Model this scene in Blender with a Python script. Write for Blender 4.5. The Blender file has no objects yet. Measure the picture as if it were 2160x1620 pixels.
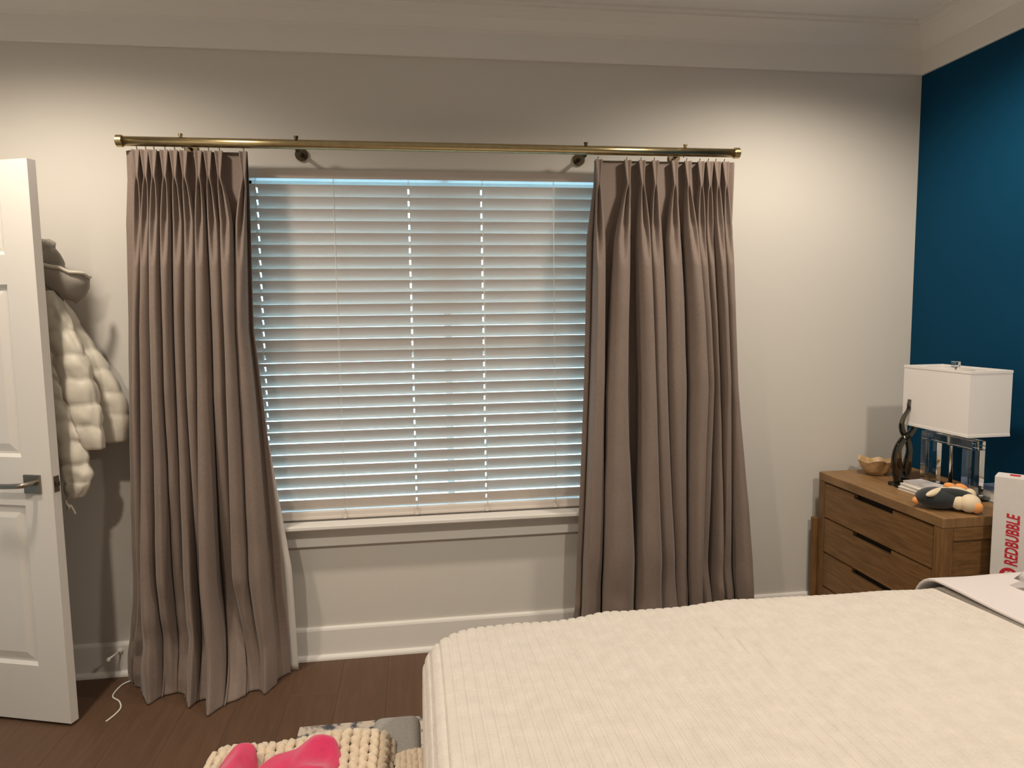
import bpy, bmesh, math, random
import numpy as np
from mathutils import Vector, Matrix
random.seed(7)
rng = np.random.default_rng(7)
sc = bpy.context.scene
COL = sc.collection

# ------------------------------------------------------------------ camera
YAW, PIT, ROL, FPX = 0.1397, -0.0975, -0.0135, 1473.27
CAM = Vector((0.0, -3.0231, 1.4812))
fw = Vector((math.sin(YAW)*math.cos(PIT), math.cos(YAW)*math.cos(PIT), math.sin(PIT)))
rt = Vector((math.cos(YAW), -math.sin(YAW), 0.0))
up = rt.cross(fw)
R_ = rt*math.cos(ROL) + up*math.sin(ROL)
U_ = -rt*math.sin(ROL) + up*math.cos(ROL)
cam_data = bpy.data.cameras.new('camera')
cam_data.sensor_fit = 'HORIZONTAL'
cam_data.sensor_width = 36.0
cam_data.lens = 36.0*FPX/2160.0
cam_data.clip_start = 0.05
cam = bpy.data.objects.new('camera', cam_data)
COL.objects.link(cam)
m = Matrix.Identity(4)
for i in range(3):
    m[i][0], m[i][1], m[i][2], m[i][3] = R_[i], U_[i], -fw[i], CAM[i]
cam.matrix_world = m
sc.camera = cam

# ------------------------------------------------------------------ world, exposure
world = bpy.data.worlds.new('world')
sc.world = world
world.use_nodes = True
wb = world.node_tree.nodes['Background']
wb.inputs['Color'].default_value = (0.42, 0.76, 1.0, 1)
wb.inputs['Strength'].default_value = 7.5
vs = sc.view_settings
vs.view_transform = 'Standard'
vs.look = 'None'
vs.gamma = 1.0
vs.use_curve_mapping = False
vs.exposure = 0.25
LAMP_COLOR = (1.0, 0.87, 0.715)
LAMP_POWER = 76.0            # each recessed downlight
DOWNLIGHTS = [(-1.30, -0.92), (1.55, -0.90), (-1.30, -2.55), (1.55, -2.55)]

# ------------------------------------------------------------------ materials
def mat(name, col, rough=0.6, metal=0.0, noise=0.0, nscale=20.0, bump=0.0, bscale=200.0, spec=0.5, sheen=0.0, coat=0.0, stretch=None):
    m = bpy.data.materials.new(name); m.use_nodes = True
    nt = m.node_tree; b = nt.nodes['Principled BSDF']
    b.inputs['Roughness'].default_value = rough
    b.inputs['Metallic'].default_value = metal
    b.inputs['Specular IOR Level'].default_value = spec
    b.inputs['Sheen Weight'].default_value = sheen
    b.inputs['Coat Weight'].default_value = coat
    b.inputs['Base Color'].default_value = (*col, 1)
    if noise or bump:
        tc = nt.nodes.new('ShaderNodeTexCoord')
        mp = nt.nodes.new('ShaderNodeMapping')
        nt.links.new(tc.outputs['Object'], mp.inputs['Vector'])
        if stretch: mp.inputs['Scale'].default_value = stretch
    if noise:
        n = nt.nodes.new('ShaderNodeTexNoise'); n.inputs['Scale'].default_value = nscale; n.inputs['Detail'].default_value = 5
        nt.links.new(mp.outputs['Vector'], n.inputs['Vector'])
        r = nt.nodes.new('ShaderNodeValToRGB')
        r.color_ramp.elements[0].position = 0.3; r.color_ramp.elements[1].position = 0.7
        r.color_ramp.elements[0].color = (*[c*(1-noise) for c in col], 1)
        r.color_ramp.elements[1].color = (*[min(1, c*(1+noise)) for c in col], 1)
        nt.links.new(n.outputs['Fac'], r.inputs['Fac'])
        nt.links.new(r.outputs['Color'], b.inputs['Base Color'])
    if bump:
        n2 = nt.nodes.new('ShaderNodeTexNoise'); n2.inputs['Scale'].default_value = bscale; n2.inputs['Detail'].default_value = 3
        nt.links.new(mp.outputs['Vector'], n2.inputs['Vector'])
        bp = nt.nodes.new('ShaderNodeBump'); bp.inputs['Strength'].default_value = bump; bp.inputs['Distance'].default_value = 0.002
        nt.links.new(n2.outputs['Fac'], bp.inputs['Height'])
        nt.links.new(bp.outputs['Normal'], b.inputs['Normal'])
    return m

def glass_mat(name, tint=(1, 1, 1), ior=1.49, rough=0.0):
    m = bpy.data.materials.new(name); m.use_nodes = True
    b = m.node_tree.nodes['Principled BSDF']
    b.inputs['Base Color'].default_value = (*tint, 1)
    b.inputs['Transmission Weight'].default_value = 1.0
    b.inputs['Roughness'].default_value = rough
    b.inputs['IOR'].default_value = ior
    return m

def pane_mat(name):
    m = bpy.data.materials.new(name); m.use_nodes = True
    nt = m.node_tree; nt.nodes.remove(nt.nodes['Principled BSDF'])
    out = nt.nodes['Material Output']
    t = nt.nodes.new('ShaderNodeBsdfTransparent'); g = nt.nodes.new('ShaderNodeBsdfGlossy')
    t.inputs['Color'].default_value = (0.95, 0.98, 0.97, 1); g.inputs['Roughness'].default_value = 0.0
    f = nt.nodes.new('ShaderNodeFresnel'); f.inputs['IOR'].default_value = 1.45
    x = nt.nodes.new('ShaderNodeMixShader')
    nt.links.new(f.outputs[0], x.inputs[0]); nt.links.new(t.outputs[0], x.inputs[1]); nt.links.new(g.outputs[0], x.inputs[2])
    nt.links.new(x.outputs[0], out.inputs['Surface'])
    return m

def wood_mat(name, c1, c2, scale=(1, 1, 1), rough=0.5, bump=0.15, coat=0.0):
    m = bpy.data.materials.new(name); m.use_nodes = True
    nt = m.node_tree; b = nt.nodes['Principled BSDF']
    b.inputs['Roughness'].default_value = rough; b.inputs['Coat Weight'].default_value = coat
    tc = nt.nodes.new('ShaderNodeTexCoord'); mp = nt.nodes.new('ShaderNodeMapping')
    mp.inputs['Scale'].default_value = scale
    info = nt.nodes.new('ShaderNodeObjectInfo')
    add = nt.nodes.new('ShaderNodeVectorMath'); add.operation = 'ADD'
    mul = nt.nodes.new('ShaderNodeVectorMath'); mul.operation = 'SCALE'; mul.inputs['Scale'].default_value = 9.0
    cmb = nt.nodes.new('ShaderNodeCombineXYZ')
    for i in range(3): nt.links.new(info.outputs['Random'], cmb.inputs[i])
    nt.links.new(cmb.outputs[0], mul.inputs[0])
    nt.links.new(tc.outputs['Object'], add.inputs[0]); nt.links.new(mul.outputs[0], add.inputs[1])
    nt.links.new(add.outputs[0], mp.inputs['Vector'])
    n = nt.nodes.new('ShaderNodeTexNoise'); n.inputs['Scale'].default_value = 6; n.inputs['Detail'].default_value = 8; n.inputs['Distortion'].default_value = 0.6
    nt.links.new(mp.outputs['Vector'], n.inputs['Vector'])
    r = nt.nodes.new('ShaderNodeValToRGB')
    r.color_ramp.elements[0].position = 0.32; r.color_ramp.elements[1].position = 0.68
    r.color_ramp.elements[0].color = (*c1, 1); r.color_ramp.elements[1].color = (*c2, 1)
    nt.links.new(n.outputs['Fac'], r.inputs['Fac'])
    hsv = nt.nodes.new('ShaderNodeHueSaturation')
    mr = nt.nodes.new('ShaderNodeMapRange'); mr.inputs['To Min'].default_value = 0.96; mr.inputs['To Max'].default_value = 1.04
    nt.links.new(info.outputs['Random'], mr.inputs['Value']); nt.links.new(mr.outputs[0], hsv.inputs['Value'])
    nt.links.new(r.outputs['Color'], hsv.inputs['Color']); nt.links.new(hsv.outputs['Color'], b.inputs['Base Color'])
    bp = nt.nodes.new('ShaderNodeBump'); bp.inputs['Strength'].default_value = bump; bp.inputs['Distance'].default_value = 0.002
    nt.links.new(n.outputs['Fac'], bp.inputs['Height']); nt.links.new(bp.outputs['Normal'], b.inputs['Normal'])
    return m

def emit_mat(name, col, s):
    m = bpy.data.materials.new(name); m.use_nodes = True
    b = m.node_tree.nodes['Principled BSDF']
    b.inputs['Emission Color'].default_value = (*col, 1); b.inputs['Emission Strength'].default_value = s
    return m

M = dict(
    wall=mat('wall_paint', (0.66, 0.635, 0.59), 0.75, bump=0.06, bscale=350, spec=0.25),
    blue=mat('blue_paint', (0.0012, 0.046, 0.103), 0.8, bump=0.06, bscale=350, spec=0.12),
    ceil=mat('ceiling_paint', (0.82, 0.80, 0.77), 0.85, bump=0.05, bscale=300, spec=0.2),
    trim=mat('trim_paint', (0.80, 0.78, 0.745), 0.4, bump=0.02, bscale=60, spec=0.4),
    door=mat('door_paint', (0.72, 0.69, 0.65), 0.42, bump=0.02, bscale=60, spec=0.4),
    floor=wood_mat('floor_oak', (0.096, 0.051, 0.028), (0.120, 0.064, 0.036), (9, 0.7, 1), 0.55, 0.08),
    sub=mat('subfloor', (0.03, 0.02, 0.014), 0.9),
    slat=mat('blind_vinyl', (0.66, 0.60, 0.55), 0.45, spec=0.4),
    cord=mat('white_cord', (0.8, 0.77, 0.72), 0.8),
    brass=mat('antique_brass', (0.50, 0.40, 0.22), 0.28, 1.0, noise=0.08, nscale=40),
    bronze=mat('dark_bronze', (0.10, 0.075, 0.045), 0.4, 0.8),
    nickel=mat('aged_nickel', (0.30, 0.27, 0.23), 0.38, 1.0),
    taupe=mat('taupe_curtain_cloth', (0.220, 0.168, 0.140), 0.62, noise=0.06, nscale=90, bump=0.25, bscale=900, sheen=0.25, spec=0.35),
    lining=mat('white_curtain_lining', (0.62, 0.58, 0.54), 0.8, bump=0.1, bscale=700),
    puffer=mat('white_quilted_nylon', (0.66, 0.62, 0.53), 0.38, noise=0.05, nscale=30, bump=0.5, bscale=28, spec=0.5),
    pufferin=mat('grey_jacket_lining', (0.34, 0.31, 0.27), 0.6, bump=0.3, bscale=60),
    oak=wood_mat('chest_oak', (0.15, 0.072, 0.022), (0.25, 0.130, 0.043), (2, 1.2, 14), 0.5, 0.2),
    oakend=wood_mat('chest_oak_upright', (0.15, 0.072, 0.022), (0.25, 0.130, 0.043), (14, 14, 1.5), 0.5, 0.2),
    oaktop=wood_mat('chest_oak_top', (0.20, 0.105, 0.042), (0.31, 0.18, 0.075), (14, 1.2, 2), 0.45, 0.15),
    shadow_gap=mat('painted_gap_shade', (0.02, 0.012, 0.006), 0.9),  # near-black colour standing in for shade between the drawers
    shade=mat('white_linen_shade', (0.88, 0.85, 0.83), 0.8, bump=0.25, bscale=500),
    acrylic=glass_mat('clear_acrylic', (0.93, 0.97, 0.98), 1.49),
    chrome=mat('polished_nickel', (0.75, 0.72, 0.66), 0.15, 1.0),
    smoke=glass_mat('smoked_glass', (0.16, 0.15, 0.11), 1.5, 0.02),
    stone=mat('tan_onyx', (0.55, 0.37, 0.19), 0.35, noise=0.35, nscale=18, bump=0.4, bscale=40, coat=0.3),
    paper=mat('book_pages', (0.72, 0.69, 0.64), 0.8, noise=0.06, nscale=60),
    magazine=mat('magazine_cover', (0.55, 0.52, 0.52), 0.35, noise=0.3, nscale=14),
    bookblue=mat('slate_book_cover', (0.10, 0.13, 0.20), 0.4, noise=0.1, nscale=20),
    plushb=mat('black_plush', (0.012, 0.016, 0.018), 0.9, bump=0.8, bscale=300, sheen=0.3),
    plushw=mat('cream_plush', (0.72, 0.60, 0.42), 0.9, bump=0.8, bscale=300, sheen=0.3),
    plusho=mat('orange_plush', (0.78, 0.32, 0.09), 0.9, bump=0.8, bscale=300, sheen=0.3),
    card=mat('white_cardboard', (0.66, 0.63, 0.60), 0.6, noise=0.03, nscale=30, bump=0.05),
    red=mat('red_print', (0.50, 0.012, 0.03), 0.6),
    cover=mat('cream_ribbed_cotton', (0.63, 0.58, 0.52), 0.9, noise=0.05, nscale=25, bump=0.6, bscale=260, sheen=0.2, spec=0.2),
    duvet=mat('pale_grey_cotton', (0.66, 0.61, 0.60), 0.9, bump=0.15, bscale=120, sheen=0.2, spec=0.2),
    sheet=mat('white_pillow_cotton', (0.66, 0.62, 0.62), 0.9, bump=0.1, bscale=120, spec=0.2),
    bedgrey=mat('grey_upholstery', (0.34, 0.32, 0.30), 0.85, noise=0.08, nscale=120, bump=0.5, bscale=600),
    mattress=mat('mattress_ticking', (0.7, 0.68, 0.66), 0.9, bump=0.1),
    knit=mat('cream_chunky_yarn', (0.62, 0.51, 0.38), 0.95, noise=0.10, nscale=60, bump=0.9, bscale=180, sheen=0.3),
    pink=mat('hot_pink_fleece', (0.56, 0.016, 0.095), 0.85, noise=0.08, nscale=60, bump=0.5, bscale=250, sheen=0.4),
    ground=mat('pale_paving', (0.55, 0.56, 0.56), 0.9, noise=0.15, nscale=3),
    lens=emit_mat('downlight_lens', LAMP_COLOR, 18),
    pane=pane_mat('window_glass'),
    vinyl=mat('window_vinyl', (0.8, 0.8, 0.8), 0.35),
)

def rug_mat():
    m = bpy.data.materials.new('patterned_rug'); m.use_nodes = True
    nt = m.node_tree; b = nt.nodes['Principled BSDF']; b.inputs['Roughness'].default_value = 0.95
    tc = nt.nodes.new('ShaderNodeTexCoord')
    v = nt.nodes.new('ShaderNodeTexNoise'); v.inputs['Scale'].default_value = 26; v.inputs['Detail'].default_value = 6
    nt.links.new(tc.outputs['Object'], v.inputs['Vector'])
    r = nt.nodes.new('ShaderNodeValToRGB'); r.color_ramp.interpolation = 'LINEAR'
    e = r.color_ramp.elements
    e[0].position = 0.42; e[0].color = (0.07, 0.075, 0.095, 1); e[1].position = 0.56; e[1].color = (0.58, 0.50, 0.42, 1)
    nt.links.new(v.outputs['Fac'], r.inputs['Fac']); nt.links.new(r.outputs['Color'], b.inputs['Base Color'])
    bp = nt.nodes.new('ShaderNodeBump'); bp.inputs['Strength'].default_value = 0.6; bp.inputs['Distance'].default_value = 0.004
    nt.links.new(v.outputs['Fac'], bp.inputs['Height']); nt.links.new(bp.outputs['Normal'], b.inputs['Normal'])
    return m
M['rug'] = rug_mat()
def add_weave(m, scale, strength):
    nt = m.node_tree; b = nt.nodes['Principled BSDF']
    tc = nt.nodes.new('ShaderNodeTexCoord'); w = nt.nodes.new('ShaderNodeTexWave')
    w.wave_type = 'BANDS'; w.bands_direction = 'Y'; w.inputs['Scale'].default_value = scale; w.inputs['Distortion'].default_value = 1.5; w.inputs['Detail Scale'].default_value = 2.0
    nt.links.new(tc.outputs['Object'], w.inputs['Vector'])
    bp = nt.nodes.new('ShaderNodeBump'); bp.inputs['Strength'].default_value = strength; bp.inputs['Distance'].default_value = 0.002
    nt.links.new(w.outputs['Fac'], bp.inputs['Height'])
    if b.inputs['Normal'].is_linked: nt.links.new(b.inputs['Normal'].links[0].from_socket, bp.inputs['Normal'])
    nt.links.new(bp.outputs['Normal'], b.inputs['Normal'])
add_weave(M['cover'], 26.0, 0.35)

# ------------------------------------------------------------------ helpers
def tag(o, label=None, cat=None, group=None, kind=None):
    if label: o['label'] = label
    if cat: o['category'] = cat
    if group: o['group'] = group
    if kind: o['kind'] = kind
    return o

def thing(name, loc=(0, 0, 0), rz=0.0, **k):
    o = bpy.data.objects.new(name, None); COL.objects.link(o)
    o.empty_display_size = 0.1
    o.location = loc; o.rotation_euler = (0, 0, rz)
    return tag(o, **k)

def link(name, me, material, parent=None, smooth=False, **k):
    if material is not None and len(me.materials) == 0: me.materials.append(M[material] if isinstance(material, str) else material)
    o = bpy.data.objects.new(name, me); COL.objects.link(o)
    if parent is not None: o.parent = parent
    if smooth: me.shade_smooth()
    return tag(o, **k)

def mesh(name, verts, faces):
    me = bpy.data.meshes.new(name); me.from_pydata([tuple(v) for v in verts], [], faces); me.update()
    return me

def grid_mesh(name, P, closed_u=False):
    """P: (nu, nv, 3) array"""
    nu, nv = P.shape[:2]
    f = []
    for i in range(nu - (0 if closed_u else 1)):
        a = i*nv; b = ((i+1) % nu)*nv
        for j in range(nv-1):
            f.append((a+j, b+j, b+j+1, a+j+1))
    return mesh(name, P.reshape(-1, 3).tolist(), f)

def bm_mesh(bm, name):
    me = bpy.data.meshes.new(name); bmesh.ops.recalc_face_normals(bm, faces=bm.faces); bm.to_mesh(me); bm.free(); return me

def bbox(bm, x0, x1, y0, y1, z0, z1, bevel=0.0, seg=2):
    r = bmesh.ops.create_cube(bm, size=1.0)
    vs_ = r['verts']
    for v in vs_:
        v.co = Vector(((x0+x1)/2 + v.co.x*(x1-x0), (y0+y1)/2 + v.co.y*(y1-y0), (z0+z1)/2 + v.co.z*(z1-z0)))
    if bevel:
        es = list({e for v in vs_ for e in v.link_edges})
        bmesh.ops.bevel(bm, geom=es, offset=bevel, segments=seg, affect='EDGES', profile=0.5)

def box(name, dims, material, parent=None, bevel=0.0, seg=2, smooth=False, **k):
    bm = bmesh.new(); bbox(bm, *dims, bevel=bevel, seg=seg)
    return link(name, bm_mesh(bm, name), material, parent, smooth, **k)

def boxes(name, dl, material, parent=None, bevel=0.0, **k):
    bm = bmesh.new()
    for d in dl: bbox(bm, *d, bevel=bevel)
    return link(name, bm_mesh(bm, name), material, parent, **k)

def catmull(P, n, closed=False):
    P = np.asarray(P, float); out = []
    N = len(P)
    rng_ = range(N if closed else N-1)
    for i in rng_:
        if closed: p0, p1, p2, p3 = P[(i-1) % N], P[i], P[(i+1) % N], P[(i+2) % N]
        else: p0, p1, p2, p3 = P[max(i-1, 0)], P[i], P[i+1], P[min(i+2, N-1)]
        for k in range(n):
            t = k/n
            out.append(0.5*((2*p1)+(-p0+p2)*t+(2*p0-5*p1+4*p2-p3)*t*t+(-p0+3*p1-3*p2+p3)*t**3))
    if not closed: out.append(P[-1])
    return np.array(out)

def tube_np(path, rad, sides=10, caps=True):
    path = np.asarray(path, float); n = len(path)
    rad = np.broadcast_to(np.asarray(rad, float), (n,))
    T = np.gradient(path, axis=0); T /= np.linalg.norm(T, axis=1)[:, None] + 1e-12
    ref = np.array([0, 0, 1.0]) if abs(T[0][2]) < 0.9 else np.array([1.0, 0, 0])
    N = np.cross(T[0], ref); N /= np.linalg.norm(N)
    V = []
    for i in range(n):
        N = N - T[i]*(N @ T[i]); N /= np.linalg.norm(N)
        B = np.cross(T[i], N)
        for k in range(sides):
            a = 2*math.pi*k/sides
            V.append(path[i] + rad[i]*(math.cos(a)*N + math.sin(a)*B))
    F = []
    for i in range(n-1):
        for k in range(sides):
            k2 = (k+1) % sides
            F.append((i*sides+k, i*sides+k2, (i+1)*sides+k2, (i+1)*sides+k))
    if caps:
        F.append(tuple(range(sides-1, -1, -1))); F.append(tuple((n-1)*sides+k for k in range(sides)))
    return V, F

def tube(name, path, rad, material, parent=None, sides=10, **k):
    V, F = tube_np(path, rad, sides)
    return link(name, mesh(name, V, F), material, parent, True, **k)

def tubes(name, paths, rad, material, parent=None, sides=8, **k):
    V, F = [], []
    for p in paths:
        v, f = tube_np(p, rad, sides); o = len(V); V += v; F += [tuple(i+o for i in q) for q in f]
    return link(name, mesh(name, V, F), material, parent, True, **k)

def lathe(name, prof, material, parent=None, n=24, axis='z', center=(0, 0, 0), **k):
    V, F = [], []
    for (r, h) in prof:
        for i in range(n):
            a = 2*math.pi*i/n
            p = (r*math.cos(a), r*math.sin(a), h) if axis == 'z' else ((r*math.cos(a), h, r*math.sin(a)) if axis == 'y' else (h, r*math.cos(a), r*math.sin(a)))
            V.append(tuple(p[j]+center[j] for j in range(3)))
    for j in range(len(prof)-1):
        for i in range(n):
            i2 = (i+1) % n
            F.append((j*n+i, j*n+i2, (j+1)*n+i2, (j+1)*n+i))
    F.append(tuple(range(n-1, -1, -1))); F.append(tuple((len(prof)-1)*n+i for i in range(n)))
    me = mesh(name, V, F)
    bm = bmesh.new(); bm.from_mesh(me); bmesh.ops.remove_doubles(bm, verts=bm.verts, dist=1e-6); bmesh.ops.recalc_face_normals(bm, faces=bm.faces); bm.to_mesh(me); bm.free()
    o = link(name, me, material, parent, True, **k)
    me.set_sharp_from_angle(angle=math.radians(35))
    return o

def extrude_profile(name, prof, path, material, parent=None, **k):
    """prof: list of (out, z); path: list of (x, y, nx, ny)=points with outward mitre vectors"""
    V, F = [], []
    for (x, y, nx, ny) in path:
        for (o, z) in prof: V.append((x+nx*o, y+ny*o, z))
    n = len(prof)
    for i in range(len(path)-1):
        for j in range(n):
            j2 = (j+1) % n
            F.append((i*n+j, i*n+j2, (i+1)*n+j2, (i+1)*n+j))
    F.append(tuple(range(n))); F.append(tuple((len(path)-1)*n+j for j in range(n)))
    me = mesh(name, V, F)
    bm = bmesh.new(); bm.from_mesh(me); bmesh.ops.recalc_face_normals(bm, faces=bm.faces); bm.to_mesh(me); bm.free()
    return link(name, me, material, parent, **k)

def ellipsoid(name, c, r, material, parent=None, rot=(0, 0, 0), sub=3, fn=None, **k):
    bm = bmesh.new(); bmesh.ops.create_icosphere(bm, subdivisions=sub, radius=1.0)
    E_ = (Matrix.Rotation(rot[2], 3, 'Z') @ Matrix.Rotation(rot[1], 3, 'Y') @ Matrix.Rotation(rot[0], 3, 'X'))
    for v in bm.verts:
        p = Vector((v.co.x*r[0], v.co.y*r[1], v.co.z*r[2]))
        if fn: p = fn(p)
        v.co = E_ @ p + Vector(c)
    return link(name, bm_mesh(bm, name), material, parent, True, **k)

# cheap value noise
_perm = rng.random((64, 64, 64))
def vnoise(x, y, z=0.0):
    x = np.asarray(x, float); y = np.asarray(y, float); z = np.asarray(z, float) + np.zeros_like(x)
    xi, yi, zi = np.floor(x).astype(int), np.floor(y).astype(int), np.floor(z).astype(int)
    fx, fy, fz = x-xi, y-yi, z-zi
    s = lambda t: t*t*(3-2*t)
    fx, fy, fz = s(fx), s(fy), s(fz)
    g = lambda a, b, c: _perm[(xi+a) % 64, (yi+b) % 64, (zi+c) % 64]
    l = lambda a, b, t: a+(b-a)*t
    return l(l(l(g(0,0,0), g(1,0,0), fx), l(g(0,1,0), g(1,1,0), fx), fy), l(l(g(0,0,1), g(1,0,1), fx), l(g(0,1,1), g(1,1,1), fx), fy), fz)*2-1

# ------------------------------------------------------------------ room
XL, XR, YB, YW, ZC = -2.05, 2.341, -4.6, 0.0, 2.743
WX0, WX1, WZ0, WZ1 = -0.72, 1.03, 0.595, 2.09     # window opening
T = 0.15
S = dict(kind='structure')

floor = box('floor', (XL-T, XR+T, YB-T, YW+T, -0.10, -0.012), 'sub', label='brown oak plank floor of the bedroom', cat='floor', **S)
pw = 0.19
x = -1.0915 - pw*6
pi = 0
pl_cache = {}
while x < XR:
    x0, x1 = max(x, XL), min(x+pw, XR)
    if x1 - x0 > 0.01:
        y = YB; off = [0.75, 1.45, 1.1, 1.7, 0.5][pi % 5]
        seglen = off
        while y < YW - 0.001:
            y1 = min(y+seglen, YW)
            key = (round(x1-x0, 4), round(y1-y, 4))
            if key not in pl_cache:
                bm = bmesh.new(); bbox(bm, 0, x1-x0-0.0004, 0, y1-y-0.0004, -0.012, 0.0, bevel=0.0006, seg=1)
                pl_cache[key] = bm_mesh(bm, 'plank')
            o = link('plank', pl_cache[key], 'floor', floor); o.location = (x0, y, 0)
            y = y1; seglen = 1.9
    x += pw; pi += 1

box('ceiling', (XL-T, XR+T, YB-T, YW+T, ZC, ZC+0.1), 'ceil', label='pale painted ceiling above the crown moulding', cat='ceiling', **S)
boxes('wall_north', [(XL-T, WX0, YW, YW+T, 0, ZC), (WX1, XR+T, YW, YW+T, 0, ZC), (WX0, WX1, YW, YW+T, 0, WZ0), (WX0, WX1, YW, YW+T, WZ1, ZC)],
      'wall', label='greige painted wall around the window', cat='wall', **S)
box('wall_east', (XR, XR+T, YB-T, YW, 0, ZC), 'blue', label='dark teal blue accent wall behind the lamp', cat='wall', **S)
DY0, DY1 = -0.94, -0.13
boxes('wall_west', [(XL-T, XL, DY1, YW, 0, ZC), (XL-T, XL, YB-T, DY0, 0, ZC), (XL-T, XL, DY0, DY1, 2.06, ZC)],
      'wall', label='greige painted wall with the open doorway', cat='wall', **S)
box('wall_south', (XL-T, XR+T, YB-T, YB, 0, ZC), 'wall', label='greige painted wall opposite the window', cat='wall', **S)
# unseen hallway box, added to keep sky light out of the doorway
boxes('wall_hall_light_block', [(-3.4, -3.3, -1.7, 0.6, 0, ZC), (-3.3, XL-T, -1.8, -1.7, 0, ZC), (-3.3, XL-T, 0.5, 0.6, 0, ZC), (-3.4, XL-T, -1.8, 0.6, ZC-0.2, ZC), (-3.4, XL-T, -1.8, 0.6, -0.1, 0)],
      'wall', label='unseen hallway walls added to block sky light at the open door', cat='wall', **S)

# crown moulding (profile: outwards from wall, z)
crown = [(0, 2.548), (0.012, 2.548), (0.016, 2.552), (0.016, 2.648), (0.022, 2.654), (0.030, 2.660), (0.040, 2.672), (0.058, 2.694), (0.082, 2.712), (0.100, 2.720), (0.104, 2.722), (0.104, 2.730), (0.124, 2.734), (0.124, ZC), (0, ZC)]
extrude_profile('trim_1', crown, [(XL, YW, 1, -1), (XR, YW, -1, -1)], 'trim', label='white crown moulding along the window wall', cat='moulding', **S)
extrude_profile('trim_2', crown, [(XR, YW, -1, -1), (XR, YB, -1, 1)], 'trim', label='white crown moulding along the blue wall', cat='moulding', **S)
extrude_profile('trim_3', crown, [(XL, YW, 1, -1), (XL, YB, 1, 1)], 'trim', label='white crown moulding along the doorway wall', cat='moulding', **S)
extrude_profile('trim_4', crown, [(XL, YB, 1, 1), (XR, YB, -1, 1)], 'trim', label='white crown moulding on the wall opposite the window', cat='moulding', **S)
base = [(0, 0), (0.015, 0), (0.015, 0.128), (0.012, 0.136), (0.007, 0.1415), (0, 0.1415)]
shoe = [(0.015, 0), (0.032, 0), (0.031, 0.008), (0.027, 0.015), (0.021, 0.019), (0.015, 0.020)]
for nm, path, lab in (('north', [(XL, YW, 1, -1), (XR, YW, -1, -1)], 'white baseboard under the window'),
                      ('east', [(XR, YW, -1, -1), (XR, YB, -1, 1)], 'white baseboard along the blue wall'),
                      ('south', [(XL, YB, 1, 1), (XR, YB, -1, 1)], 'white baseboard opposite the window'),
                      ('west', [(XL, DY0-0.09, 1, -0.001), (XL, YB, 1, 1)], 'white baseboard beside the doorway')):
    b = extrude_profile('baseboard_'+nm, base, path, 'trim', label=lab, cat='baseboard', **S)
    extrude_profile('shoe_moulding', shoe, path, 'trim', b)

# ------------------------------------------------------------------ window
win = thing('window_1', (0, 0, 0), label='white vinyl window behind the closed blind, with deep sill', cat='window', **S)
boxes('jamb', [(WX0, WX0+0.02, 0.0, 0.13, WZ0, WZ1), (WX1-0.02, WX1, 0.0, 0.13, WZ0, WZ1), (WX0, WX1, 0.0, 0.13, WZ1-0.012, WZ1)], 'trim', win)
fx0, fx1 = WX0+0.02, WX1-0.02
boxes('frame', [(fx0, fx0+0.05, 0.085, 0.135, WZ0+0.02, WZ1-0.012), (fx1-0.05, fx1, 0.085, 0.135, WZ0+0.02, WZ1-0.012),
                (fx0, fx1, 0.085, 0.135, WZ0+0.02, WZ0+0.06), (fx0, fx1, 0.085, 0.135, WZ1-0.05, WZ1-0.012)], 'vinyl', win)
midz = 1.33
box('meeting_rail', (fx0+0.05, fx1-0.05, 0.085, 0.125, midz-0.02, midz+0.02), 'vinyl', win)
box('mullion', (0.14, 0.17, 0.09, 0.125, WZ0+0.06, WZ1-0.05), 'vinyl', win)
for (xa, xb) in ((fx0+0.05, 0.14), (0.17, fx1-0.05)):
    for (za, zb) in ((WZ0+0.06, midz-0.02), (midz+0.02, WZ1-0.05)):
        box('pane', (xa, xb, 0.104, 0.108, za, zb), 'pane', win)
bm = bmesh.new(); bbox(bm, WX0-0.03, WX1+0.03, -0.085, 0.0, 0.597, 0.615, bevel=0.004); bbox(bm, WX0+0.001, WX1-0.001, -0.01, 0.13, 0.597, 0.615)
link('sill', bm_mesh(bm, 'sill'), 'trim', win)
bm = bmesh.new(); bbox(bm, WX0-0.02, WX1+0.02, -0.020, 0.0, 0.506, 0.5975, bevel=0.002)
link('apron', bm_mesh(bm, 'apron'), 'trim', win)
# outdoors
box('ground', (-12, 12, 1.2, 26, -0.9, -0.8), 'ground', label='pale paved ground outside the window', cat='ground', **S)

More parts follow.
